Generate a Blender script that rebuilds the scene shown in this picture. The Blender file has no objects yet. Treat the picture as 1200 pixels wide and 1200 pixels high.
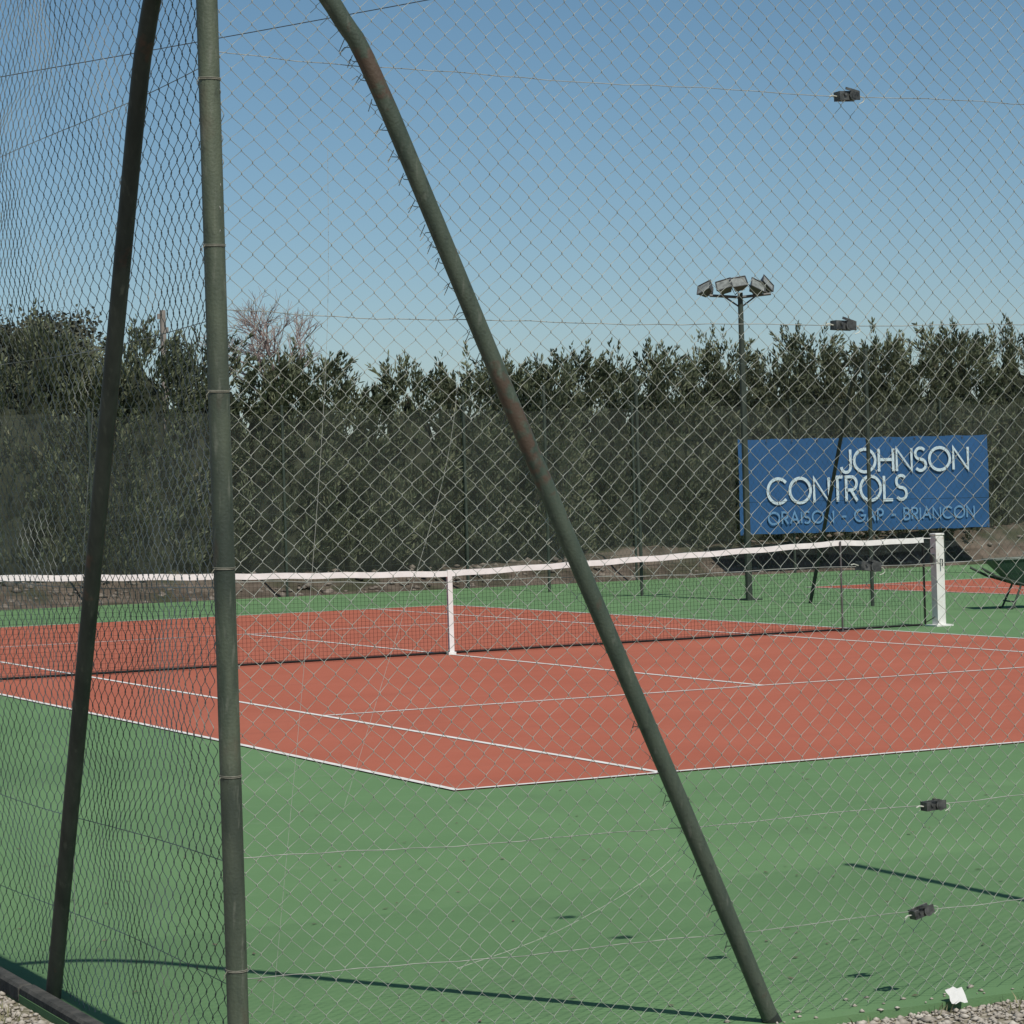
import bpy, math, random
import numpy as np
from mathutils import Vector, Matrix
random.seed(7); rng=np.random.default_rng(7)
S=bpy.context.scene
S.view_settings.view_transform='Standard'; S.view_settings.look='None'; S.view_settings.exposure=0
coll=S.collection

# ------------------------------------------------------------ camera
C=Vector((-11.768,-25.55,1.7033)); yaw,pit,rol=0.4566,-0.0061,-0.03
F=Vector((math.sin(yaw)*math.cos(pit),math.cos(yaw)*math.cos(pit),math.sin(pit)))
R=Vector((math.cos(yaw),-math.sin(yaw),0)); U=R.cross(F)
R2=R*math.cos(rol)+U*math.sin(rol); U2=-R*math.sin(rol)+U*math.cos(rol)
cd=bpy.data.cameras.new("camera"); cam=bpy.data.objects.new("camera",cd); coll.objects.link(cam)
M=Matrix.Identity(4)
for i in range(3): M[i][0]=R2[i];M[i][1]=U2[i];M[i][2]=-F[i];M[i][3]=C[i]
cam.matrix_world=M; cd.sensor_width=36; cd.lens=3038.4/1200*36; cd.clip_end=3000; cd.clip_start=.05
S.camera=cam

# ------------------------------------------------------------ light
sund=Vector((0.0,-0.735,1)).normalized()
el=math.asin(sund.z)
w=bpy.data.worlds.new("World"); S.world=w; w.use_nodes=True
nt=w.node_tree; bg=nt.nodes["Background"]
sky=nt.nodes.new("ShaderNodeTexSky"); sky.sky_type='NISHITA'; sky.sun_disc=False
sky.sun_elevation=el; sky.sun_rotation=math.pi; sky.air_density=0.85; sky.dust_density=0.4; sky.ozone_density=3.0
hs=nt.nodes.new("ShaderNodeHueSaturation"); hs.inputs["Saturation"].default_value=1.08; hs.inputs["Hue"].default_value=.488
nt.links.new(sky.outputs[0],hs.inputs["Color"]); nt.links.new(hs.outputs[0],bg.inputs[0]); bg.inputs[1].default_value=0.078
sl=bpy.data.lights.new("sun","SUN"); sl.energy=4.0; sl.angle=math.radians(.53); sl.color=(1,.95,.86)
so=bpy.data.objects.new("sun",sl); coll.objects.link(so); so.rotation_euler=sund.to_track_quat('Z','Y').to_euler(); so.location=(0,-20,30)

# ------------------------------------------------------------ materials
def mat(name,c1,c2=None,scale=5,rough=.8,detail=6,bump=0,bscale=40,metal=0,spec=.3,lo=.35,hi=.65,extra=None,stretch=None,zbands=None):
    m=bpy.data.materials.new(name); m.use_nodes=True; n=m.node_tree; b=n.nodes["Principled BSDF"]
    b.inputs["Roughness"].default_value=rough; b.inputs["Metallic"].default_value=metal
    b.inputs["Specular IOR Level"].default_value=spec
    g=n.nodes.new("ShaderNodeNewGeometry"); vec=g.outputs["Position"]
    if stretch:
        vm=n.nodes.new("ShaderNodeVectorMath"); vm.operation='MULTIPLY'; vm.inputs[1].default_value=stretch
        n.links.new(vec,vm.inputs[0]); vec=vm.outputs[0]
    col=None
    if c2:
        t=n.nodes.new("ShaderNodeTexNoise"); t.inputs["Scale"].default_value=scale; t.inputs["Detail"].default_value=detail
        t.inputs["Roughness"].default_value=.65
        n.links.new(vec,t.inputs["Vector"])
        r=n.nodes.new("ShaderNodeValToRGB"); r.color_ramp.elements[0].position=lo; r.color_ramp.elements[1].position=hi
        r.color_ramp.elements[0].color=(*c1,1); r.color_ramp.elements[1].color=(*c2,1)
        n.links.new(t.outputs[0],r.inputs[0]); col=r.outputs[0]
    else:
        b.inputs["Base Color"].default_value=(*c1,1)
    for (ec,es,elo,ehi,amt,est) in (extra or []):
        t=n.nodes.new("ShaderNodeTexNoise"); t.inputs["Scale"].default_value=es; t.inputs["Detail"].default_value=8
        vv=g.outputs["Position"]
        if est:
            vm=n.nodes.new("ShaderNodeVectorMath"); vm.operation='MULTIPLY'; vm.inputs[1].default_value=est
            n.links.new(vv,vm.inputs[0]); vv=vm.outputs[0]
        n.links.new(vv,t.inputs["Vector"])
        mr=n.nodes.new("ShaderNodeMapRange"); mr.inputs[1].default_value=elo; mr.inputs[2].default_value=ehi; mr.inputs[4].default_value=amt
        n.links.new(t.outputs[0],mr.inputs[0])
        mx=n.nodes.new("ShaderNodeMix"); mx.data_type='RGBA'; n.links.new(mr.outputs[0],mx.inputs[0])
        if col: n.links.new(col,mx.inputs[6])
        else: mx.inputs[6].default_value=(*c1,1)
        mx.inputs[7].default_value=(*ec,1); col=mx.outputs[2]
    for (ec,zc,zw,amt) in (zbands or []):
        sp=n.nodes.new("ShaderNodeSeparateXYZ"); n.links.new(g.outputs["Position"],sp.inputs[0])
        s1=n.nodes.new("ShaderNodeMath"); s1.operation='SUBTRACT'; s1.inputs[1].default_value=zc; n.links.new(sp.outputs[2],s1.inputs[0])
        s2=n.nodes.new("ShaderNodeMath"); s2.operation='ABSOLUTE'; n.links.new(s1.outputs[0],s2.inputs[0])
        s3=n.nodes.new("ShaderNodeMapRange"); s3.inputs[1].default_value=0; s3.inputs[2].default_value=zw; s3.inputs[3].default_value=.30; s3.inputs[4].default_value=-.15; s3.clamp=False
        n.links.new(s2.outputs[0],s3.inputs[0])
        t=n.nodes.new("ShaderNodeTexNoise"); t.inputs["Scale"].default_value=26; t.inputs["Detail"].default_value=8; n.links.new(g.outputs["Position"],t.inputs["Vector"])
        ad=n.nodes.new("ShaderNodeMath"); ad.operation='ADD'; n.links.new(s3.outputs[0],ad.inputs[0]); n.links.new(t.outputs[0],ad.inputs[1])
        m2=n.nodes.new("ShaderNodeMapRange"); m2.inputs[1].default_value=.62; m2.inputs[2].default_value=.76; m2.inputs[4].default_value=amt; n.links.new(ad.outputs[0],m2.inputs[0])
        mx=n.nodes.new("ShaderNodeMix"); mx.data_type='RGBA'; n.links.new(m2.outputs[0],mx.inputs[0]); n.links.new(col,mx.inputs[6]); mx.inputs[7].default_value=(*ec,1); col=mx.outputs[2]
    if col: n.links.new(col,b.inputs["Base Color"])
    if bump:
        t=n.nodes.new("ShaderNodeTexNoise"); t.inputs["Scale"].default_value=bscale; t.inputs["Detail"].default_value=8
        n.links.new(g.outputs["Position"],t.inputs["Vector"])
        bp=n.nodes.new("ShaderNodeBump"); bp.inputs["Strength"].default_value=bump; bp.inputs["Distance"].default_value=.02
        n.links.new(t.outputs[0],bp.inputs["Height"]); n.links.new(bp.outputs[0],b.inputs["Normal"])
    return m
RUST=(.085,.045,.030)
M_green=mat("green_acrylic",(.116,.216,.097),(.136,.247,.112),scale=.6,rough=.9,bump=.15,bscale=150,spec=.15,
    extra=[((.098,.18,.086),.35,.5,.75,.5,None),((.19,.26,.16),7,.58,.8,.35,None),((.085,.14,.08),60,.60,.75,.4,None),((.10,.165,.088),2.2,.58,.68,.35,(1,.3,1))])
M_red=mat("red_acrylic",(.375,.113,.070),(.415,.130,.082),scale=.5,rough=.9,bump=.15,bscale=150,spec=.15,
    extra=[((.31,.095,.06),.3,.5,.75,.5,None),((.44,.18,.12),5,.6,.8,.35,None),((.25,.095,.06),50,.60,.75,.35,None),((.32,.105,.07),2.2,.58,.68,.35,(.3,1,1))])
M_line=mat("line_paint",(.78,.77,.74),(.62,.60,.56),scale=6,rough=.8,spec=.2,extra=[((.45,.35,.3),30,.62,.75,.5,None)])
M_dirt=mat("dirt",(.22,.18,.135),(.36,.31,.25),scale=.8,rough=1,bump=.8,bscale=9,spec=.1,extra=[((.10,.11,.06),.35,.5,.62,.6,None),((.45,.41,.35),25,.5,.65,.7,None)])
M_bank=mat("bank_dirt",(.07,.058,.044),(.17,.138,.11),scale=1.6,rough=1,bump=.9,bscale=6,spec=.1,extra=[((.045,.055,.03),1.1,.5,.62,.8,None)])
M_stone=mat("stone",(.26,.23,.19),(.52,.48,.42),scale=14,rough=.95,spec=.2)
M_rock=mat("bank_stone",(.11,.095,.08),(.28,.24,.20),scale=6,rough=.95,spec=.2)
M_kerb=mat("kerb_concrete",(.03,.032,.03),(.085,.083,.075),scale=10,rough=.95,bump=.5)
M_pole=mat("green_paint_pole",(.042,.058,.040),(.112,.132,.088),scale=5,rough=.55,spec=.4,bump=.15,bscale=120,stretch=(3,3,.5),lo=.3,hi=.7,
    extra=[((.022,.032,.025),1.6,.50,.60,.7,(1,1,.6)),((.19,.20,.16),25,.58,.72,.45,(2,2,.35)),((.03,.035,.028),40,.6,.72,.5,(1,1,.5)),(RUST,9,.64,.74,.5,(1,1,.35))])
M_brace=mat("green_paint_brace",(.034,.052,.038),(.075,.095,.066),scale=5,rough=.55,spec=.4,bump=.15,bscale=120,stretch=(3,3,.5),lo=.3,hi=.7,
    extra=[((.16,.17,.14),25,.58,.72,.4,(2,2,.5)),((.02,.028,.022),30,.6,.7,.5,None),(RUST,14,.66,.74,.6,(1,1,.5))],zbands=[(RUST,1.93,.42,.7),(RUST,2.98,.2,.7)])
M_dark=mat("dark_paint_brace",(.014,.020,.016),(.034,.042,.034),scale=5,rough=.55,spec=.35,stretch=(3,3,.5),
    extra=[((.08,.09,.07),25,.60,.72,.4,(2,2,.5)),(RUST,9,.64,.7,.6,None)])
M_far=mat("far_post_paint",(.03,.043,.034),(.055,.07,.055),scale=4,rough=.6)
M_wire=mat("fence_wire",(.40,.42,.36),(.58,.59,.52),scale=3,rough=.5,spec=.4,extra=[((.17,.17,.13),6,.58,.72,.6,None)])
M_tw=mat("tension_wire",(.18,.19,.17),(.40,.41,.37),scale=9,rough=.5,spec=.4)
M_wireL=mat("fence_wire_aged",(.13,.14,.12),(.46,.47,.43),scale=1.3,rough=.5,spec=.4,lo=.42,hi=.62)
M_wireF=mat("fence_wire_side",(.13,.15,.125),(.20,.21,.18),scale=1.3,rough=.6)
M_strand=mat("loose_strand",(.36,.37,.33),(.46,.46,.42),scale=3,rough=.5)
M_tie=mat("tie_wire",(.14,.14,.11),(.26,.25,.2),scale=30,rough=.6)
M_tens=mat("tensioner_steel",(.022,.025,.024),(.12,.125,.12),scale=40,rough=.45,metal=.3,spec=.5)
M_netb=mat("black_netting",(.012,.013,.013),rough=.9)
M_band=mat("white_canvas",(.80,.80,.78),(.68,.68,.66),scale=6,rough=.8)
M_wpost=mat("white_paint",(.76,.76,.73),(.66,.65,.61),scale=8,rough=.5,extra=[((.3,.25,.2),14,.62,.7,.5,None)])
M_blue=mat("blue_vinyl",(.020,.078,.19),(.028,.096,.23),scale=1.2,rough=.55,spec=.3,bump=.25,bscale=2.5)
M_txt=mat("lettering_white",(.50,.60,.66),rough=.6)
M_txt2=mat("lettering_pale",(.12,.25,.42),rough=.6)
M_fol=mat("conifer_foliage",(.048,.064,.036),(.195,.215,.130),scale=1.5,rough=.75,spec=.25,lo=.36,hi=.64,detail=8,extra=[((.19,.16,.11),3,.6,.72,.5,None)])
M_core=mat("light_blocking_core",(.018,.023,.014),(.042,.048,.028),scale=5,rough=1,bump=1,bscale=8)  # dark colour for the added cores that stop light inside the hedge
M_tree2=mat("oak_foliage",(.038,.044,.030),(.105,.108,.07),scale=1.2,rough=.8)
M_bark=mat("bark",(.10,.075,.055),(.19,.15,.115),scale=6,rough=.95)
M_twig=mat("twigs",(.22,.17,.155),(.32,.26,.235),scale=4,rough=.9)
M_lamp=mat("lamp_housing",(.07,.075,.075),(.13,.13,.13),scale=6,rough=.5,metal=.2)
M_glass=mat("lamp_glass",(.30,.32,.30),(.14,.15,.14),scale=9,rough=.15,spec=.6)
M_conc=mat("concrete",(.20,.18,.155),(.28,.25,.22),scale=4,rough=.9)
M_cable=mat("cable",(.06,.065,.07),rough=.6)
M_barrow=mat("barrow_green",(.02,.05,.035),(.04,.075,.05),scale=8,rough=.5)
M_rubber=mat("rubber",(.02,.02,.02),rough=.9)
M_paper=mat("paper",(.6,.6,.58),rough=.8)
M_grass=mat("dry_grass",(.12,.13,.06),(.36,.32,.2),scale=8,rough=.9)
m=bpy.data.materials.new("windbreak_net"); m.use_nodes=True; n=m.node_tree
b=n.nodes["Principled BSDF"]; b.inputs["Base Color"].default_value=(.17,.19,.165,1); b.inputs["Roughness"].default_value=.9
tr=n.nodes.new("ShaderNodeBsdfTransparent"); mx=n.nodes.new("ShaderNodeMixShader")
g=n.nodes.new("ShaderNodeNewGeometry"); tn=n.nodes.new("ShaderNodeTexNoise"); tn.inputs["Scale"].default_value=.7
mr=n.nodes.new("ShaderNodeMapRange"); mr.inputs[1].default_value=.3; mr.inputs[2].default_value=.7; mr.inputs[3].default_value=.06; mr.inputs[4].default_value=.14
n.links.new(g.outputs["Position"],tn.inputs["Vector"]); n.links.new(tn.outputs[0],mr.inputs[0]); n.links.new(mr.outputs[0],mx.inputs[0])
n.links.new(tr.outputs[0],mx.inputs[1]); n.links.new(b.outputs[0],mx.inputs[2]); n.links.new(mx.outputs[0],n.nodes["Material Output"].inputs[0])
M_wb=m

# ------------------------------------------------------------ mesh helpers
def empty(name,loc=(0,0,0)):
    o=bpy.data.objects.new(name,None); o.location=loc; coll.objects.link(o); return o
def npmesh(name,v,f,mt,parent=None,smooth=False):
    me=bpy.data.meshes.new(name); v=np.asarray(v,np.float32); f=np.asarray(f,np.int32); k=f.shape[1]
    me.vertices.add(len(v)); me.vertices.foreach_set("co",v.ravel())
    me.loops.add(f.size); me.loops.foreach_set("vertex_index",f.ravel())
    me.polygons.add(len(f)); me.polygons.foreach_set("loop_start",np.arange(0,f.size,k,dtype=np.int32))
    me.update(calc_edges=True); me.validate()
    if smooth: me.polygons.foreach_set("use_smooth",np.ones(len(me.polygons),bool))
    me.materials.append(mt); o=bpy.data.objects.new(name,me); coll.objects.link(o)
    if parent: o.parent=parent
    return o
class MB:
    def __init__(s): s.v=[];s.f=[]
    def add(s,v,f):
        n=len(s.v); s.v+=[tuple(q) for q in v]; s.f+=[tuple(i+n for i in a) for a in f]
    def box(s,c,d,rot=None,bev=0):
        x,y,z=[q/2 for q in d]
        if bev:
            e=bev; V=[];
            for sz,k in ((-z,1),(-z+e,0),(z-e,0),(z,1)):
                i=e if k else 0
                V+=[(-x+i,-y+i,sz),(x-i,-y+i,sz),(x-i,y-i,sz),(-x+i,y-i,sz)]
            Fc=[(3,2,1,0),(12,13,14,15)]
            for L in range(3):
                for j in range(4): Fc.append((L*4+j,L*4+(j+1)%4,L*4+4+(j+1)%4,L*4+4+j))
        else:
            V=[(-x,-y,-z),(x,-y,-z),(x,y,-z),(-x,y,-z),(-x,-y,z),(x,-y,z),(x,y,z),(-x,y,z)]
            Fc=[(3,2,1,0),(4,5,6,7),(0,1,5,4),(1,2,6,5),(2,3,7,6),(3,0,4,7)]
        if rot is not None: V=[rot@Vector(q) for q in V]
        s.add([(q[0]+c[0],q[1]+c[1],q[2]+c[2]) for q in V],Fc)
    def tube(s,pts,r,n=8,caps=True):
        pts=[Vector(p) for p in pts]; rs=r if isinstance(r,(list,tuple)) else [r]*len(pts)
        V=[];Fc=[];prev=None
        for i,p in enumerate(pts):
            t=(pts[min(i+1,len(pts)-1)]-pts[max(i-1,0)]).normalized()
            if prev is None:
                a=Vector((0,0,1)) if abs(t.z)<.9 else Vector((1,0,0)); u=t.cross(a).normalized()
            else: u=(prev-t*prev.dot(t)).normalized()
            prev=u; w=t.cross(u)
            for k in range(n):
                a=2*math.pi*k/n; V.append(p+(u*math.cos(a)+w*math.sin(a))*rs[i])
        for i in range(len(pts)-1):
            for k in range(n): Fc.append((i*n+k,i*n+(k+1)%n,(i+1)*n+(k+1)%n,(i+1)*n+k))
        if caps: Fc.append(tuple(range(n-1,-1,-1))); Fc.append(tuple((len(pts)-1)*n+k for k in range(n)))
        s.add(V,Fc)
    def build(s,name,mt,parent=None,smooth=True):
        me=bpy.data.meshes.new(name); me.from_pydata(s.v,[],s.f); me.materials.append(mt); me.update()
        if smooth:
            me.polygons.foreach_set("use_smooth",np.ones(len(me.polygons),bool))
            try: me.set_sharp_from_angle(angle=math.radians(40))
            except Exception: pass
        o=bpy.data.objects.new(name,me); coll.objects.link(o)
        if parent: o.parent=parent
        return o
def sheet(name,x0,y0,x1,y1,z,mt,parent=None):
    b=MB(); b.add([(x0,y0,z),(x1,y0,z),(x1,y1,z),(x0,y1,z)],[(0,1,2,3)]); return b.build(name,mt,parent,False)

# ------------------------------------------------------------ ground & courts
g_=sheet("ground",-600,-600,600,600,-.03,M_dirt)
b=MB(); b.box((9.0,0,-.03),(36.7,37.04,.06)); b.build("court_surround",M_green,None,False)
def court(cx,name):
    e=empty(name)
    sheet("playing_surface",cx-5.485,-11.885,cx+5.485,11.885,.004,M_red,e)
    b=MB(); w=.05; z=.008
    def ln(x0,y0,x1,y1): b.add([(cx+x0,y0,z),(cx+x1,y0,z),(cx+x1,y1,z),(cx+x0,y1,z)],[(0,1,2,3)])
    for s in (-1,1):
        ln(-5.485,s*11.885-(w if s>0 else 0),5.485,s*11.885+(0 if s>0 else w))
        xa=s*5.485; ln(min(xa,xa-s*w),-11.885+w,max(xa,xa-s*w),11.885-w)
        xa=s*4.115; ln(min(xa,xa-s*w),-11.885+w,max(xa,xa-s*w),11.885-w)
        ln(-4.115+w,s*6.4-w/2,4.115-w,s*6.4+w/2)
    ln(-w/2,-6.4+w/2,w/2,6.4-w/2)
    b.build("lines",M_line,e,False); return e
court(0,"tennis_court"); court(17.6,"tennis_court")

# ------------------------------------------------------------ tennis net
def nettop(x):
    a=abs(x)
    if a<5.03: t=a/5.03; return .914+(1.07-.914)*(t*.8+.2*t*t)
    return 1.07-.012*math.sin((a-5.03)/1.2*math.pi)
def tennis_net(cx,fine=True):
    e=empty("tennis_net",(cx,0,0))
    b=MB(); x1=6.22; st=.045; tw=.0011
    n=int(2*x1/st)
    for i in range(n+1):
        x=-x1+i*st; zt=nettop(x)-.05
        if fine or i%2==0: b.box((x,0,zt/2+.02),(tw*2,tw*2,zt-.04))
    rows=20
    for r in range(rows):
        pts=[]
        for i in range(0,n+1,8):
            x=-x1+i*st; pts.append((x,.0,.03+(nettop(x)-.09)*r/rows))
        b.tube(pts,tw,4)
    b.build("netting",M_netb,e,False)
    b=MB(); pts=[(-x1+i*.2,.0,.028) for i in range(int(2*x1/.2)+1)]; b.tube(pts,.014,6)
    b.tube([(x1,0,.03),(x1,0,1.0)],.012,6); b.tube([(-x1,0,.03),(-x1,0,1.0)],.012,6)
    b.tube([(x1,0,.05),(6.38,0,.12)],.006,5); b.tube([(x1,0,.9),(6.38,0,.95)],.006,5)
    b.build("hem_cord",M_netb,e)
    b=MB(); N=80; V=[];Fc=[]
    for i in range(N+1):
        x=-x1+2*x1*i/N; z=nettop(x)+.004*math.sin(x*9)
        V+=[(x,-.014,z-.062),(x,-.012,z),(x,.012,z),(x,.014,z-.062)]
    for i in range(N):
        a=i*4
        for k in range(4): Fc.append((a+k,a+(k+1)%4,a+4+(k+1)%4,a+4+k))
    b.add(V,Fc); b.build("headband",M_band,e)
    b=MB()
    b.box((0,-.018,.46),(.055,.006,.92)); b.box((0,.018,.46),(.055,.006,.92)); b.box((0,0,.922),(.055,.04,.006)); b.box((0,0,.02),(.09,.06,.03))
    b.build("centre_strap",M_band,e,False)
    b=MB()
    for s in (-1,1): b.tube([(s*5.03,-.03,0),(s*5.03,-.03,1.06)],.011,8); b.box((s*5.03,-.03,.008),(.1,.1,.012))
    b.build("singles_sticks",M_lamp,e)
    b=MB()
    for s in (-1,1):
        b.box((s*6.42,0,.54),(.115,.115,1.08),bev=.012); b.box((s*6.42,0,1.095),(.125,.125,.03),bev=.008)
        b.box((s*6.42,0,.012),(.24,.24,.02)); b.tube([(s*6.33,0,1.05),(s*6.2,0,1.055)],.006,6)
    b.build("posts",M_wpost,e)
    b=MB()
    for s in (-1,1): b.box((s*6.35,0,.80),(.03,.05,.12)); b.tube([(s*6.42,-.06,.8),(s*6.42,-.1,.8),(s*6.42,-.1,.72)],.008,6)
    b.build("winch",M_tens,e)
tennis_net(0); tennis_net(17.6,False)

# ------------------------------------------------------------ chain-link
def chain(L,H,a,r,disp,z0=.03,ns=3):
    W=int(L/a); N=int((H-z0)/a)+1
    i=np.arange(W)[:,None]; j=np.arange(N)[None,:]
    s=(i+((j+i)%2)).astype(float)*a; z=z0+j*a+0*i
    nn=np.where((j+i)%2,1,-1)*r*.9
    nn=nn+0*s
    s3=np.repeat(s,2,axis=1); z3=np.repeat(z,2,axis=1); n3=np.repeat(nn,2,axis=1)
    off=np.tile([-1,1],N)*a*.09; z3=z3+off
    P=np.stack([s3,n3,z3],-1)
    ds,dn,dz=disp(s3,z3); P[...,0]+=ds;P[...,1]+=dn;P[...,2]+=dz
    ang=np.arange(ns)*2*np.pi/ns+.4
    ring=np.stack([np.cos(ang),np.sin(ang),np.zeros(ns)],-1)*r
    V=P[:,:,None,:]+ring[None,None]
    M_=P.shape[1]; idx=np.arange(W*M_*ns).reshape(W,M_,ns)
    A=idx[:,:-1,:];B=idx[:,1:,:]
    f=np.stack([A,np.roll(A,-1,2),np.roll(B,-1,2),B],-1).reshape(-1,4)
    return V.reshape(-1,3),f
def dR(s,z):
    return (.012*np.sin(z*2.1+s*1.3)+.006*np.sin(z*7+s*3)+.002*np.sin(z*31+s*23), .012*np.sin(s*2.7+z*1.1)+.007*np.sin(s*6.3-z*4.2), .014*np.sin(s*1.9+1)+.006*np.sin(s*5.1+z*3)+.002*np.sin(s*27-z*19))
def dL(s,z):
    return (.03*np.sin(z*1.8+s*1.5)+.012*np.sin(z*6.5+s*4)+.006*np.sin(z*17+s*3), .020*np.sin(s*2.3+z*1.4)+.009*np.sin(s*5.3-z*5.2)+.006*np.sin(z*13)+.003*np.sin(z*37+s*9), .02*np.sin(s*2.2+1)+.01*np.sin(s*7+z*4))
d0=lambda s,z:(0*s,.01*np.sin(s*2+z),.01*np.sin(s*1.5))
FH=3.66; CX,CY=-9.22,-18.47; A_=.034
def smoothpath(p):
    out=[]
    for i in range(len(p)-1):
        p0=Vector(p[max(i-1,0)]);p1=Vector(p[i]);p2=Vector(p[i+1]);p3=Vector(p[min(i+2,len(p)-1)])
        if i<2: 
            for t in np.linspace(0,1,8,endpoint=False): out.append(p1.lerp(p2,t))
        else:
            for t in np.linspace(0,1,4,endpoint=False):
                out.append(.5*((2*p1)+(-p0+p2)*t+(2*p0-5*p1+4*p2-p3)*t*t+(-p0+3*p1-3*p2+p3)*t**3))
    out.append(Vector(p[-1])); return out
BR=smoothpath([(a,0,z) for a,z in [(1.80,0),(1.18,1.43),(.56,2.86),(.42,3.12),(.32,3.25),(.20,3.35),(.08,3.40),(0,3.41)]])
def post(b,x,y,h=3.72,r=.03,n=12):
    b.tube([(x,y,-.05),(x,y,h*.33),(x,y,h*.66),(x,y,h)],r,n); b.tube([(x,y,h),(x,y,h+.02),(x,y,h+.03)],[r*1.08,r*1.0,r*.4],n)

nf=empty("chain_link_fence")
v,f=chain(4.6,FH,A_,.00145,dR)
V=np.stack([CX+.01+v[:,0],CY+.036+v[:,1],v[:,2]],-1); npmesh("mesh",V,f,M_wire,nf)
v,f=chain(13.5,FH,A_*2,.0015,d0)
V=np.stack([CX+4.63+v[:,0],CY+.036+v[:,1],v[:,2]],-1); npmesh("mesh_far_part",V,f,M_wire,nf)
b=MB(); post(b,CX,CY,3.72,.031,20); b.build("corner_post",M_pole,nf)
b=MB()
for x in (-5.3,-1.75,1.8,5.35,8.9): post(b,x,CY)
b.build("line_posts",M_brace,nf)
b=MB(); b.tube([(CX+p.x+.003*math.sin(p.z*2.6),CY,p.z) for p in BR],.0275,16); b.build("brace",M_brace,nf)
b=MB(); b.tube([(8.9-p.x,CY,p.z) for p in BR],.0275,12); b.build("brace_far",M_brace,nf)
b=MB()
b.tube([(CX+1.83,CY,-.05),(CX+1.79,CY,.02)],.030,14); b.build("brace_foot",M_dark,nf)
WZ=[.30,.65,1.45,2.24,2.99,3.66]; Xa,Xb=CX,8.9
b=MB()
for k,z in enumerate(WZ):
    pts=[]
    for i in range(121):
        t=i/120; x=Xa+(Xb-Xa)*t**1.6
        pts.append((x,CY+.042+.003*math.sin(x*5),z+.03*math.exp(-(x-Xa)*1.6)-.012*math.sin((x-Xa)*.82)+.003*math.sin(x*7+k)+.0015*math.sin(x*29)))
    b.tube(pts,.0013 if z<3.6 else .0022,5)
b.build("tension_wires",M_tw,nf)
b=MB()
for z in (.36,.92,1.52,2.03,2.45,2.93,.08):
    for dz in (0,.004):
        pts=[(CX+.0325*math.cos(t),CY+.0325*math.sin(t),z+dz+.003*math.sin(t)) for t in np.linspace(0,2*math.pi,18)]; b.tube(pts,.0014,5)
    b.tube([(CX-.033,CY-.01,z),(CX-.045,CY-.02,z-.01),(CX-.044,CY-.02,z-.02)],.0012,5)
b.build("post_ties",M_tie,nf)
b=MB()
def brpt(z):
    for i in range(len(BR)-1):
        if BR[i].z<=z<=BR[i+1].z:
            t=(z-BR[i].z)/(BR[i+1].z-BR[i].z); return CX+BR[i].x+(BR[i+1].x-BR[i].x)*t
    return CX
z=.25
while z<3.1:
    x=brpt(z)
    if z>1.9 or random.random()<.35:
        a=random.uniform(.012,.035); dz=random.uniform(-.02,.02)
        b.tube([(x+.01,CY+.036,z),(x-.03,CY+.03,z+dz*.3),(x-.03-a*.5,CY+.02,z+dz),(x-.03-a,CY+.02,z+dz-.012)],.0013,4)
        b.tube([(x-.03,CY+.03,z+.02),(x-.035-a*.6,CY+.03,z-.018)],.0013,4)
    z+=random.uniform(.045,.085) if z>1.9 else .12
b.build("wire_ties",M_tie,nf)
def tensioner(x,z,tilt=0):
    e=empty("wire_tensioner",(x,CY+.03,z)); e.rotation_euler=(0,tilt,0)
    b=MB()
    b.box((0,-.017,0),(.075,.003,.030),bev=.001); b.box((0,.017,0),(.075,.003,.030),bev=.001); b.box((-.039,0,0),(.003,.037,.030)); 
    b.tube([(.012,-.026,0),(.012,.024,0)],.011,12); b.tube([(.012,-.021,0),(.012,-.025,0)],.018,9,True)
    b.tube([(-.02,-.024,.004),(-.02,.02,.004)],.005,8)
    b.box((.004,-.024,.017),(.05,.003,.008),rot=Matrix.Rotation(.25,3,'Y'))
    b.build("frame",M_tens,e)
    b=MB(); b.tube([(.045*math.cos(t)+.02,.0,-.012+.016*math.sin(t)) for t in np.linspace(-1,3.6,12)],.0014,5); b.tube([(-.04,0,0),(-.058,0,.004),(-.07,0,.0)],.0022,5)
    b.build("wire_loop",M_wire,e)
def wz(z,x): k=WZ.index(z); return z+.03*math.exp(-(x-Xa)*1.6)-.012*math.sin((x-Xa)*.82)+.003*math.sin(x*7+k)
for x,z,t in ((-7.01,2.99,-.05),(-7.05,2.24,.04),(-6.98,1.45,.1),(-6.75,.65,-.05),(-6.81,.30,-.25)): tensioner(x,wz(z,x),t)
b=MB()
def strand(p,r=.0006):
    q=[Vector(a) for a in p]; out=[]
    for i in range(len(q)-1):
        p0=q[max(i-1,0)];p1=q[i];p2=q[i+1];p3=q[min(i+2,len(q)-1)]
        for t in np.linspace(0,1,8,endpoint=False): out.append(.5*((2*p1)+(-p0+p2)*t+(2*p0-5*p1+4*p2-p3)*t*t+(-p0+3*p1-3*p2+p3)*t**3))
    out.append(q[-1]); b.tube(out,r,4)
y=CY+.045
strand([(-8.84,y,2.75),(-8.86,y,2.2),(-8.93,y,1.5),(-9.06,y,.5),(-9.1,y,.2)])
strand([(-8.43,y,2.1),(-8.5,y,1.75),(-8.72,y,1.15),(-8.85,y,.8)])
strand([(-7.62,y,.68),(-7.78,y,.52),(-8.15,y,.36),(-8.5,y,.28)],.0008)
b.build("loose_strands",M_strand,nf)

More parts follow.
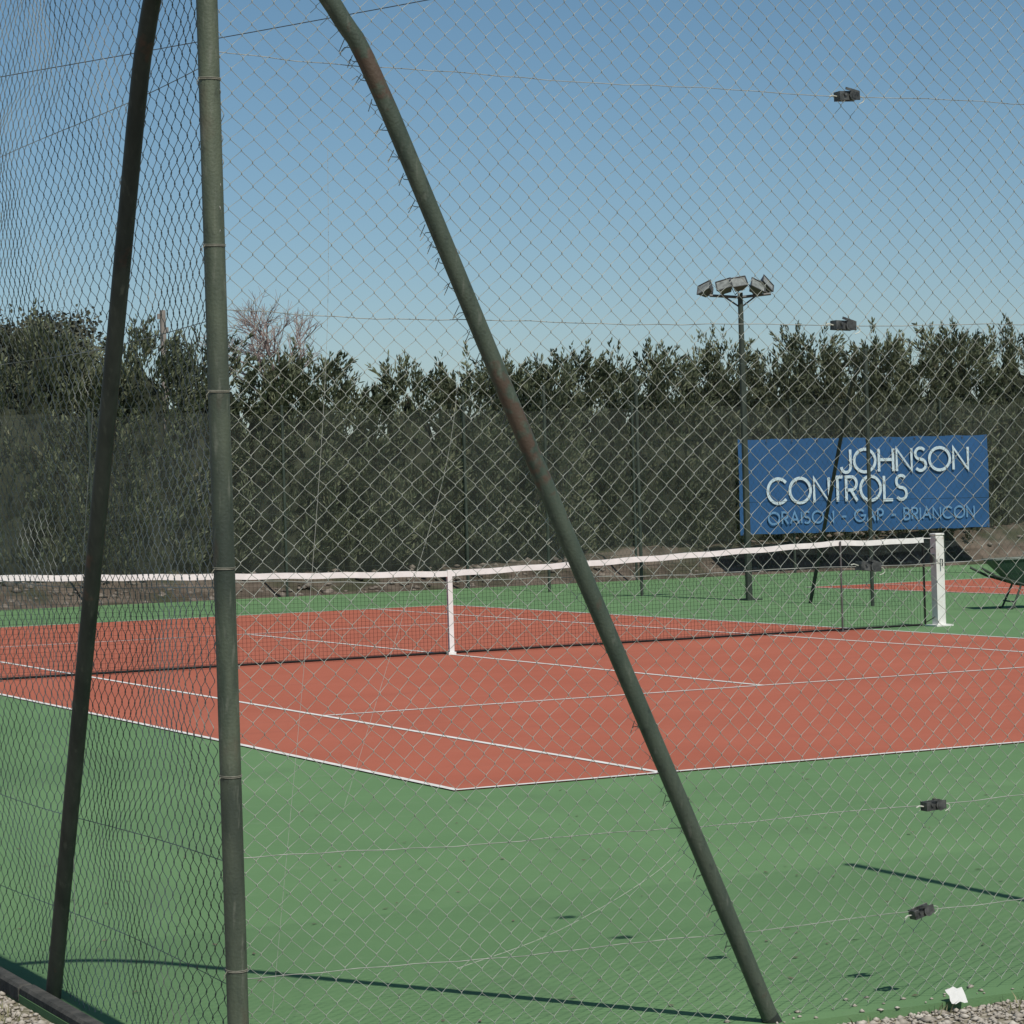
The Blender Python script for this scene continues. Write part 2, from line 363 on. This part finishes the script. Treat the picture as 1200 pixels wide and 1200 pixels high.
LX=-9.27
lf=empty("chain_link_fence")
v,f=chain(6.0,FH,A_,.0015,dL)
V=np.stack([LX+.05-v[:,1],CY+.01+v[:,0],v[:,2]],-1); npmesh("mesh",V,f,M_wireL,lf)
v,f=chain(30.9,FH,A_*2.2,.0015,d0)
V=np.stack([LX+.05-v[:,1],CY+6.03+v[:,0],v[:,2]],-1); npmesh("mesh_far_part",V,f,M_wireF,lf)
b=MB(); b.tube([(LX,CY+p.x*.97,p.z) for p in BR],.0275,16); b.build("brace",M_dark,lf)
b=MB()
for i in range(1,11): post(b,LX,CY+3.35*i)
b.build("line_posts",M_dark,lf)
b=MB()
for k,z in enumerate(WZ):
    pts=[(LX+.055,CY+i*.25,z+.015*math.sin(i*.4+k)) for i in range(148)]; b.tube(pts,.0014,4)
b.build("tension_wires",M_wireL,lf)
b=MB(); x=LX+.02
strand([(x,-17.35,2.05),(x-.01,-17.2,1.5),(x,-17.0,.9),(x,-16.95,.25)],.001)
b.build("loose_strands",M_strand,lf)
b=MB()
for i in range(40):
    y0=CY+.0+i*.95
    b.box((LX-.05+random.uniform(-.004,.004),y0+.47,0.0),(.06,.945,.065),bev=.01)
b.build("kerb",M_kerb,None,False)

def plain_fence(name,axis,fixed,posts,braces,mesh=True,mt=M_far,mesh_a=.068):
    e=empty(name); a0,a1=min(posts),max(posts); L=a1-a0
    if mesh:
        v,f=chain(L-.05,3.6,mesh_a,.0014,d0)
        if axis=='y': V=np.stack([fixed+.035+v[:,1],a0+v[:,0],v[:,2]],-1)
        else: V=np.stack([a0+v[:,0],fixed-.035+v[:,1],v[:,2]],-1)
        npmesh("mesh",V,f,M_wireF,e)
    b=MB()
    for x in posts:
        if axis=='y': post(b,fixed,x,3.6,.028,8)
        else: post(b,x,fixed,3.45,.025,8)
    b.build("line_posts",mt,e)
    b=MB()
    for (p0,sg) in braces:
        if axis=='y': b.tube([(fixed,p0+sg*p.x*.9,p.z) for p in BR],.0275,8)
        else: b.tube([(p0+sg*p.x*.9,fixed,p.z) for p in BR],.0275,8)
    b.build("braces",mt,e)
    b=MB()
    for z in (.5,1.5,2.5,3.45):
        if axis=='y': b.tube([(fixed+.04,a0,z),(fixed+.04,a1,z)],.0025,4)
        else: b.tube([(a0,fixed-.04,z),(a1,fixed-.04,z)],.0025,4)
    b.build("tension_wires",mt,e); return e
plain_fence("chain_link_fence",'y',8.9,[18.47,15.12,11.77,8.42,5.07,-1.6,-5,-8.3,-11.7,-15,-18.3],[(5.07,1)])
ff=plain_fence("chain_link_fence",'x',18.5,[-9.2+3.62*i for i in range(11)],[(-9.2,1)],mesh=False)
wbk=MB(); N=73; V=[];Fc=[]
for i in range(N+1):
    x=-9.2+36.4*i/N
    V+=[(x,18.56+.02*math.sin(x*2),.34+.05*math.sin(x*1.3)+.03*math.sin(x*4.1)),(x,18.56+.015*math.sin(x*1.7),3.34+.04*math.sin(x*2.3))]
for i in range(N): a=i*2; Fc.append((a,a+2,a+3,a+1))
wbk.add(V,Fc); wbk.build("windbreak_netting",M_wb,None)

# ------------------------------------------------------------ banner
bn=empty("advertising_banner")
b=MB(); V=[];Fc=[]; nx,nz=60,16; X0,X1,Z0,Z1=14.83,20.86,.76,2.69
for j in range(nz+1):
    for i in range(nx+1):
        u=i/nx;t=j/nz; x=X0+(X1-X0)*u
        sc=.018*abs(math.sin(u*math.pi*7))*(1 if j in(0,nz) else 0)*(1 if j==nz else -1)
        V.append((x,18.40+.016*math.sin(u*30+t*3)*(t-.5)+.008*math.sin(u*13+t*7),Z0+(Z1-Z0)*t-sc+ (.03*(1-t)*(1-u))))
for j in range(nz):
    for i in range(nx): a=j*(nx+1)+i; Fc.append((a,a+1,a+nx+2,a+nx+1))
b.add(V,Fc); b.build("sheet",M_blue,bn)
b=MB()
for i in range(11):
    for z in (Z0+.05,Z1-.05):
        x=X0+.06+(X1-X0-.12)*i/10
        b.tube([(x+.02*math.cos(t),18.375,z+.02*math.sin(t)) for t in np.linspace(0,6.28,9)],.004,4); b.tube([(x,18.37,z),(x+.02,18.46,z+.06)],.004,4)
b.build("eyelets",M_lamp,bn)
def arc(cx,cz,rx,rz,a0,a1,n=20): return [(cx+rx*math.cos(math.radians(a)),cz+rz*math.sin(math.radians(a))) for a in np.linspace(a0,a1,n)]
GL={'J':(.42,[[(.42,1),(.42,.24)]+arc(.21,.24,.21,.24,0,-180,12)]),
'O':(.98,[arc(.49,.5,.49,.5,0,360,32)]),'H':(.66,[[(0,0),(0,1)],[(.66,0),(.66,1)],[(0,.52),(.66,.52)]]),
'N':(.70,[[(0,0),(0,1),(.70,0),(.70,1)]]),
'S':(.50,[arc(.25,.75,.24,.25,35,270,14)+arc(.25,.25,.25,.25,90,-145,14)[1:]]),
'C':(.86,[arc(.49,.5,.49,.5,42,318,28)]),'T':(.50,[[(0,1),(.50,1)],[(.25,1),(.25,0)]]),
'R':(.52,[[(0,0),(0,1),(.26,1)]+arc(.26,.73,.24,.27,90,-90,12)+[(0,.46)],[(.22,.46),(.52,0)]]),
'L':(.42,[[(0,1),(0,0),(.42,0)]]),'A':(.74,[[(0,0),(.37,1),(.74,0)],[(.13,.34),(.61,.34)]]),'I':(.0,[[(0,0),(0,1)]]),
'-':(.4,[[(0,.45),(.4,.45)]]),'G':(.92,[arc(.49,.5,.49,.5,42,360,30)+[(.55,.5)]]),
'P':(.50,[[(0,0),(0,1),(.26,1)]+arc(.26,.72,.24,.28,90,-90,12)+[(0,.44)]]),
'B':(.52,[[(0,0),(0,1),(.26,1)]+arc(.26,.765,.21,.235,90,-90,10)+[(.02,.53)],[(.26,.53)]+arc(.28,.265,.24,.265,90,-90,10)+[(0,0)]]),' ':(.3,[])}
def text(s,x0,x1,z0,z1,mt,sw,gap=.17):
    tot=sum(GL[c][0]+gap for c in s)-gap; k=(x1-x0)/tot; h=z1-z0; b=MB(); x=x0; y=18.366
    for ci,c in enumerate(s):
        for si,st in enumerate(GL[c][1]):
            P=[Vector((x+a*k,0,z0+q*h)) for a,q in st]; closed=(P[0]-P[-1]).length<1e-4
            V=[];n=len(P); yy=y-.0015*si
            for i in range(n):
                pa=P[i-1] if i>0 else (P[-2] if closed else None); pb=P[i+1] if i<n-1 else (P[1] if closed else None)
                d1=(P[i]-pa).normalized() if pa else None; d2=(pb-P[i]).normalized() if pb else None
                if d1 is None:d1=d2
                if d2 is None:d2=d1
                n1=Vector((-d1.z,0,d1.x)); n2=Vector((-d2.z,0,d2.x)); m=n1+n2
                m=m/ max(.35,(1+n1.dot(n2)))
                for sg in (1,-1): q=P[i]+m*sw/2*sg; V.append((q.x,yy,q.z))
            b.add(V,[(2*i,2*i+1,2*i+3,2*i+2) for i in range(n-1)])
        x+=(GL[c][0]+gap)*k
    b.build("lettering",mt,bn,False)
text("JOHNSON",17.22,20.33,1.98,2.44,M_txt,.062)
text("CONTROLS",15.47,18.78,1.40,1.89,M_txt,.062)
text("ORAISON - GAP - BRIANCON",15.47,20.45,.99,1.22,M_txt2,.04,.25)

# ------------------------------------------------------------ floodlight
FZ=-.33
fl=empty("floodlight_pole",(9.02,8.6,0))
b=MB(); b.tube([(0,0,-.05),(0,0,2.5),(0,0,5.05+FZ)],[.055,.048,.04],14); b.box((0,0,.01),(.3,.3,.02)); b.build("mast",M_far,fl)
rd=Vector((math.cos(yaw),-math.sin(yaw),0)); 
b=MB(); b.tube([tuple(rd*-.47+Vector((0,0,5.02+FZ))),(0,0,4.98+FZ),tuple(rd*.47+Vector((0,0,5.02+FZ)))],.022,8)
b.tube([tuple(rd*-.25+Vector((0,0,5.0+FZ))),(0,0,4.82+FZ)],.014,6); b.tube([tuple(rd*.25+Vector((0,0,5.0+FZ))),(0,0,4.82+FZ)],.014,6)
b.build("crossarm",M_lamp,fl)
b=MB(); gl=MB()
for k,(s,az,d,rl,dz) in enumerate(((-.46,-.6,.1,-.35,.0),(-.27,-.2,-.08,-.25,.02),(-.08,.1,-.12,-.15,.05),(.20,.3,-.08,.45,.0),(.42,.5,.08,.75,.04))):
    rot=Matrix.Rotation(-yaw+az,3,'Z')@Matrix.Rotation(rl,3,'Y')@Matrix.Rotation(math.radians(-40),3,'X')
    c=rd*s+Vector((0,d,5.11+dz+FZ))
    w1,h1,w2,h2,dp=.12,.095,.07,.055,.15
    Vv=[(-w1,-dp/2,-h1),(w1,-dp/2,-h1),(w1,-dp/2,h1),(-w1,-dp/2,h1),(-w2,dp/2,-h2),(w2,dp/2,-h2),(w2,dp/2,h2),(-w2,dp/2,h2)]
    Vv=[rot@Vector(q)+c for q in Vv]
    b.add(Vv,[(4,5,6,7),(0,1,5,4),(1,2,6,5),(2,3,7,6),(3,0,4,7)])
    gv=[(-w1+.012,-dp/2+.004,-h1+.012),(w1-.012,-dp/2+.004,-h1+.012),(w1-.012,-dp/2+.004,h1-.012),(-w1+.012,-dp/2+.004,h1-.012)]
    gl.add([rot@Vector(q)+c for q in gv],[(0,1,2,3)])
    for a_,b_ in ((0,1),(1,2),(2,3),(3,0)): b.tube([Vv[a_],Vv[b_]],.010,4)
    b.tube([rot@Vector((-w1,0,0))+c,rd*s+Vector((0,0,5.02+FZ)),rot@Vector((w1,0,0))+c],.009,5)
b.build("lamp_housings",M_lamp,fl,False); gl.build("lamp_glasses",M_glass,fl,False)

b=MB(); A0=Vector((3.1,30,11.1)); D=Vector((5.7,-10,.1)); b.tube([A0+D*t+Vector((0,0,.05*t*t)) for t in np.linspace(-4,5,30)],.010,5); b.build("overhead_cable",M_cable)
up=empty("utility_pole",(6.95,30,0)); b=MB(); b.tube([(0,0,0),(0,0,6.1)],[.11,.07],8); b.tube([(-.1,0,5.9),(-.1,0,6.02)],.03,6);b.tube([(.1,0,5.6),(.1,0,5.72)],.03,6); b.build("pole",M_conc,up)

# ------------------------------------------------------------ wheelbarrow
wbw=empty("wheelbarrow",(9.60,2.6,0)); wbw.rotation_euler=(0,0,-.35)
b=MB(); 
top=[(-.42,-.3,.66),(.42,-.3,.68),(.42,.3,.68),(-.42,.3,.66)]; bot=[(-.12,-.17,.34),(.26,-.17,.34),(.26,.17,.34),(-.12,.17,.34)]
V=top+bot; Vi=[(x*.97,y_*.97,z+.01) for x,y_,z in V]
b.add(V,[(0,1,5,4),(1,2,6,5),(2,3,7,6),(3,0,4,7),(4,5,6,7)]); b.add(Vi,[(4,5,1,0),(5,6,2,1),(6,7,3,2),(7,4,0,3),(7,6,5,4)])
for i in range(4): b.tube([top[i],top[(i+1)%4]],.013,6)
b.build("tray",M_barrow,wbw,False)
b=MB()
for s in (-1,1):
    b.tube([(-.60,s*.27,.56),(-.4,s*.25,.45),(0,s*.2,.32),(.4,s*.12,.26),(.62,s*.05,.2)],.017,8)
    b.tube([(-.05,s*.2,.32),(-.18,s*.24,.02),(-.26,s*.24,.0)],.015,8)
b.tube([(-.16,-.24,.1),(-.16,.24,.1)],.012,6); b.build("frame",M_far,wbw)
b=MB(); b.tube([(.62+.15*math.cos(t),0,.2+.15*math.sin(t)) for t in np.linspace(0,2*math.pi,25)],.045,8); b.tube([(.62,-.06,.2),(.62,.06,.2)],.04,10); b.build("wheel",M_rubber,wbw)

# ------------------------------------------------------------ bank behind far fence
def bankh(x): return np.interp(x,[10,19],[.42,.75])
nx,ny=260,14; X=np.linspace(-30,60,nx); Yy=np.linspace(18.75,26,ny)
gx,gy=np.meshgrid(X,Yy); t=np.clip((gy-18.75)/1.3,0,1)
gz=-.05+ (t*t*(3-2*t))*(bankh(gx)+.08*np.sin(gx*.6)+.05*np.sin(gx*1.9+gy))+rng.normal(0,.035,gx.shape)*t
idx=np.arange(nx*ny).reshape(ny,nx); f=np.stack([idx[:-1,:-1],idx[:-1,1:],idx[1:,1:],idx[1:,:-1]],-1).reshape(-1,4)
npmesh("earth_bank",np.stack([gx,gy,gz],-1).reshape(-1,3),f,M_bank,None,True)
def stones(name,cx,cy,cz,sz,mt):
    n=len(cx); base=np.array([(1,0,0),(-1,0,0),(0,1,0),(0,-1,0),(0,0,1),(0,0,-1),(.7,.7,.3),(-.7,.6,.4),(-.6,-.7,.35),(.65,-.7,.3)])
    fc=np.array([(0,6,4),(6,2,4),(2,7,4),(7,1,4),(1,8,4),(8,3,4),(3,9,4),(9,0,4),(6,0,5),(2,6,5),(7,2,5),(1,7,5),(8,1,5),(3,8,5),(9,3,5),(0,9,5)])
    k=len(base); P=base[None]*(1+rng.normal(0,.14,(n,k,3)))
    sc=sz[:,None]*np.stack([rng.uniform(.7,1.3,n),rng.uniform(.7,1.3,n),rng.uniform(.4,.8,n)],-1)
    P=P*sc[:,None]; a=rng.uniform(0,6.28,n); c,s=np.cos(a)[:,None],np.sin(a)[:,None]
    P=np.stack([P[...,0]*c-P[...,1]*s+cx[:,None],P[...,0]*s+P[...,1]*c+cy[:,None],P[...,2]+cz[:,None]],-1)
    npmesh(name,P.reshape(-1,3),(fc[None]+np.arange(n)[:,None,None]*k).reshape(-1,3),mt)
n=900; cx_=rng.uniform(-10,32,n); cy_=18.95+rng.random(n)**1.5*1.6; tt=np.clip((cy_-18.75)/1.3,0,1); stones("bank_rocks",cx_,cy_,tt*tt*(3-2*tt)*bankh(cx_)-.04,rng.uniform(.03,.10,n)*rng.choice([.6,1,1.3],n),M_rock)
n=16000; cx_=rng.uniform(-13,-2,n); cy_=-18.52-np.abs(rng.normal(0,.35,n))+ (rng.random(n)<.06)*rng.uniform(0,.22,n)
n2=12000; cx2=-9.36-np.abs(rng.normal(0,.5,n2)); cy2=rng.uniform(-19.5,-12,n2)
stones("gravel",np.r_[cx_,cx2],np.r_[cy_,cy2],np.r_[np.where(cy_>-18.52,.003,-.025),np.full(n2,-.025)],rng.uniform(.004,.013,n+n2)*rng.choice([.7,1,1.8],n+n2,p=[.5,.4,.1]),M_stone)
def blades(name,px,py,pz,h,mt,w=.003):
    n=len(px); a=rng.uniform(0,6.28,n); ln=rng.normal(0,.5,(n,2))*h[:,None]
    B=np.stack([px,py,pz],-1); sd=np.stack([np.cos(a),np.sin(a),0*a],-1)*w
    Mi=B+np.stack([ln[:,0]*.35,ln[:,1]*.35,h*.6],-1); T=B+np.stack([ln[:,0],ln[:,1],h],-1)
    V=np.stack([B-sd,B+sd,Mi+sd*.7,Mi-sd*.7,T],1); f=np.array([(0,1,2),(0,2,3),(3,2,4)])
    npmesh(name,V.reshape(-1,3),(f[None]+np.arange(n)[:,None,None]*5).reshape(-1,3),mt)
cl=rng.uniform(-12.5,-3,60); n=900; k=rng.integers(0,60,n)
px_=cl[k]+rng.normal(0,.05,n); py_=CY-.06-np.abs(rng.normal(0,.09,n))
n2=500; cy3=rng.uniform(-19,-13,30)[rng.integers(0,30,n2)]+rng.normal(0,.07,n2)
blades("weeds",np.r_[px_,-9.42-np.abs(rng.normal(0,.12,n2))],np.r_[py_,cy3],np.full(n+n2,-.03),rng.uniform(.02,.055,n+n2),M_grass)
n=260; blx=rng.uniform(-9.1,0,n); bly=rng.uniform(-18.4,-12.2,n); a=rng.uniform(0,6.28,n); s_=rng.uniform(.008,.02,n)
V=np.stack([np.stack([blx+s_*np.cos(a+q)*(1 if q%3.14<.1 else .45),bly+s_*np.sin(a+q)*(1 if q%3.14<.1 else .45),.004+.004*rng.random(n)],-1) for q in (0,1.57,3.14,4.71)],1)
npmesh("fallen_leaves",V.reshape(-1,3),np.arange(n*4).reshape(n,4),M_bark)
b=MB(); V=[];Fc=[]
for j in range(5):
    for i in range(5): V.append((-6.79+i*.016+random.uniform(-.003,.003)+j*.003,-18.57+j*.014,.0+j*.009+random.uniform(0,.005)+ (.006 if i==2 else 0)))
for j in range(4):
    for i in range(4): a=j*5+i; Fc.append((a,a+1,a+6,a+5))
b.add(V,Fc); b.build("paper_litter",M_paper,None,False)

# ------------------------------------------------------------ foliage
def leaves(P,D,L,W):
    n=len(P); up=rng.normal(0,1,(n,3)); sd=np.cross(D,up); sd/=np.linalg.norm(sd,axis=1)[:,None]+1e-9
    V=np.stack([P-sd*W[:,None]*.35,P+sd*W[:,None]*.35,P+D*L[:,None]*.6+sd*W[:,None]*.5,P+D*L[:,None],P+D*L[:,None]*.55-sd*W[:,None]*.5],1)
    f=np.array([(0,1,2),(0,2,4),(4,2,3)])
    return V.reshape(-1,3),(f[None]+np.arange(n)[:,None,None]*5).reshape(-1,3)
def topz(x):
    return np.interp(x,[-10,0,2.4,4.5,6.0,7.5,9,11.2,14,16.6,20,23.6,40],[4.75,4.75,4.7,4.65,4.55,4.15,4.1,4.3,4.45,4.55,4.65,4.85,4.85])
trees=[]
x=-8.0; tog=0
while x<33:
    tog^=1
    trees.append((x,21.0+random.uniform(-.35,.35),float(topz(x))+(random.uniform(-.1,.28) if tog else random.uniform(-.6,-.1)),random.uniform(.8,1.1))); x+=random.uniform(.7,1.1)
PV=[];PD=[];PL=[];PW=[]
cm=MB(); tk=MB()
for (tx,ty,h,rad) in trees:
    vis=1<tx<27
    npl=250 if vis else 50
    z=rng.random(npl)**.95*(h-.6)+.3; a=rng.uniform(-math.pi,math.pi,npl); a=np.where(rng.random(npl)<.75,-np.abs(a),a)
    tt=z/h; lump=1+.16*np.sin(a*3+z*2.3+tx*5)+.10*np.sin(z*5.1+a*2+tx)
    rr=rad*np.clip(1.02-.12*tt-.70*tt**5,0.06,1)*rng.uniform(.66,1.05,npl)*lump
    B=np.stack([tx+rr*np.cos(a),ty+rr*np.sin(a),z+.1],-1)
    nt_=20; lx=rng.normal(0,.16,2); B2=np.stack([tx+np.where(np.arange(nt_)%2,lx[0],lx[1])+rng.normal(0,.13,nt_),ty+rng.normal(0,.18,nt_),h-.55+rng.normal(0,.2,nt_)],-1)
    O=np.stack([np.cos(a)*.8,np.sin(a)*.8,rng.uniform(.5,1.8,npl)],-1); O2=np.stack([rng.normal(0,.15,nt_),rng.normal(0,.15,nt_),np.ones(nt_)],-1)
    B=np.vstack([B,B2]);O=np.vstack([O,O2]);O/=np.linalg.norm(O,axis=1)[:,None]
    Ln=np.r_[rng.uniform(.28,.6,npl),rng.uniform(.35,.8,nt_)]; k=30
    t=rng.random((len(B),k)); q=rng.normal(0,1,(len(B),k,3)); q-= (q*O[:,None]).sum(-1,keepdims=True)*O[:,None]; q/=np.linalg.norm(q,axis=-1,keepdims=True)
    rr2=(.12*(1-t*.85))[...,None]
    pos=B[:,None]+O[:,None]*(t*Ln[:,None])[...,None]+q*rr2*rng.random((len(B),k,1))
    dr=O[:,None]+q*.4+rng.normal(0,.12,q.shape); dr/=np.linalg.norm(dr,axis=-1,keepdims=True)
    PV.append(pos.reshape(-1,3));PD.append(dr.reshape(-1,3)); m_=pos.shape[0]*k; PL.append(rng.uniform(.06,.14,m_));PW.append(rng.uniform(.022,.042,m_))
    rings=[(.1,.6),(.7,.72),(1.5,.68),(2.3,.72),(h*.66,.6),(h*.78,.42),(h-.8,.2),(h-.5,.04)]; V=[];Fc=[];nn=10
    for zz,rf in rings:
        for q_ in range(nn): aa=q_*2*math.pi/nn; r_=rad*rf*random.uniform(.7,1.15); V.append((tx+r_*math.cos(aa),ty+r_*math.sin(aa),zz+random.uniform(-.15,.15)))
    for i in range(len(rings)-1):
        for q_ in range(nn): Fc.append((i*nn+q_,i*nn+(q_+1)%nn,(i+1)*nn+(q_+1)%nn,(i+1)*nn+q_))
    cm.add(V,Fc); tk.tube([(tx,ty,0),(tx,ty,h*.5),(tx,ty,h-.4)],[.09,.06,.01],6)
hd=empty("conifer_hedge")
v,f=leaves(np.vstack(PV),np.vstack(PD),np.concatenate(PL),np.concatenate(PW)); npmesh("foliage",v,f,M_fol,hd)
cm.build("light_blocking_core",M_core,hd,False); tk.build("trunks",M_bark,hd)  # solid dark cores added inside the trees to block light; trunks

def branch(b,p,d,l,r,lv,tips,spread=.5,nch=3,shr=.72):
    q=p.copy(); pts=[q.copy()]; rs=[r]
    for i in range(3):
        d=(d+Vector([random.gauss(0,.10) for _ in range(3)])).normalized(); q=q+d*l/3; pts.append(q.copy()); rs.append(r*(1-.13*(i+1)))
    b.tube(pts,rs,5 if lv>1 else 3,False)
    if lv==0: return
    for i in range(nch+(random.random()<.5)):
        nd=(d+Vector([random.gauss(0,spread) for _ in range(3)])+Vector((0,0,.12))).normalized()
        branch(b,pts[random.choice((2,3,3))],nd,l*shr*random.uniform(.8,1.15),r*.6,lv-1,tips,spread,nch,shr)
random.seed(11)
bt=empty("bare_tree"); b=MB(); tips=[]
branch(b,Vector((8.9,28,0)),Vector((0,0,1)),3.5,.13,0,tips,.1)
for i in range(6): branch(b,Vector((8.9,28,3.2+i*.08)),Vector((random.gauss(0,.42),random.gauss(0,.4),1)).normalized(),1.15,.045,4,tips,.42,3,.66)
b.build("branches",M_twig,bt)
def broadleaf(name,c,rx,ry,rz,n,trunk):
    e=empty(name); b=MB()
    b.tube([(c[0],c[1],0),(c[0]+.1,c[1],c[2]*.5),(c[0],c[1],c[2])],[trunk,trunk*.8,trunk*.4],8)
    P=[];
    for i in range(34):
        d=Vector(rng.normal(0,1,3)).normalized(); d.z=abs(d.z)*.9-.15
        q=Vector((c[0]+d.x*rx*.8,c[1]+d.y*ry*.8,c[2]+d.z*rz*.8)); b.tube([(c[0],c[1],c[2]*.7),tuple(Vector(c)*.5+q*.5),tuple(q)],[trunk*.4,trunk*.22,.02],5); P.append(q)
    b.build("trunk_and_limbs",M_bark,e)
    cc=[]; 
    for q in P:
        for _ in range(7): cc.append(np.array(q)+rng.normal(0,.36,3))
    cc=np.array(cc); k=n//len(cc); pos=(cc[:,None]+rng.normal(0,.2,(len(cc),k,3))).reshape(-1,3)
    dr=rng.normal(0,1,pos.shape); dr/=np.linalg.norm(dr,axis=1)[:,None]
    v,f=leaves(pos,dr,rng.uniform(.06,.13,len(pos)),rng.uniform(.04,.08,len(pos))); npmesh("foliage",v,f,M_tree2,e)
broadleaf("broadleaf_tree",(3.9,32,4.3),2.2,2.2,2.0,36000,.22)
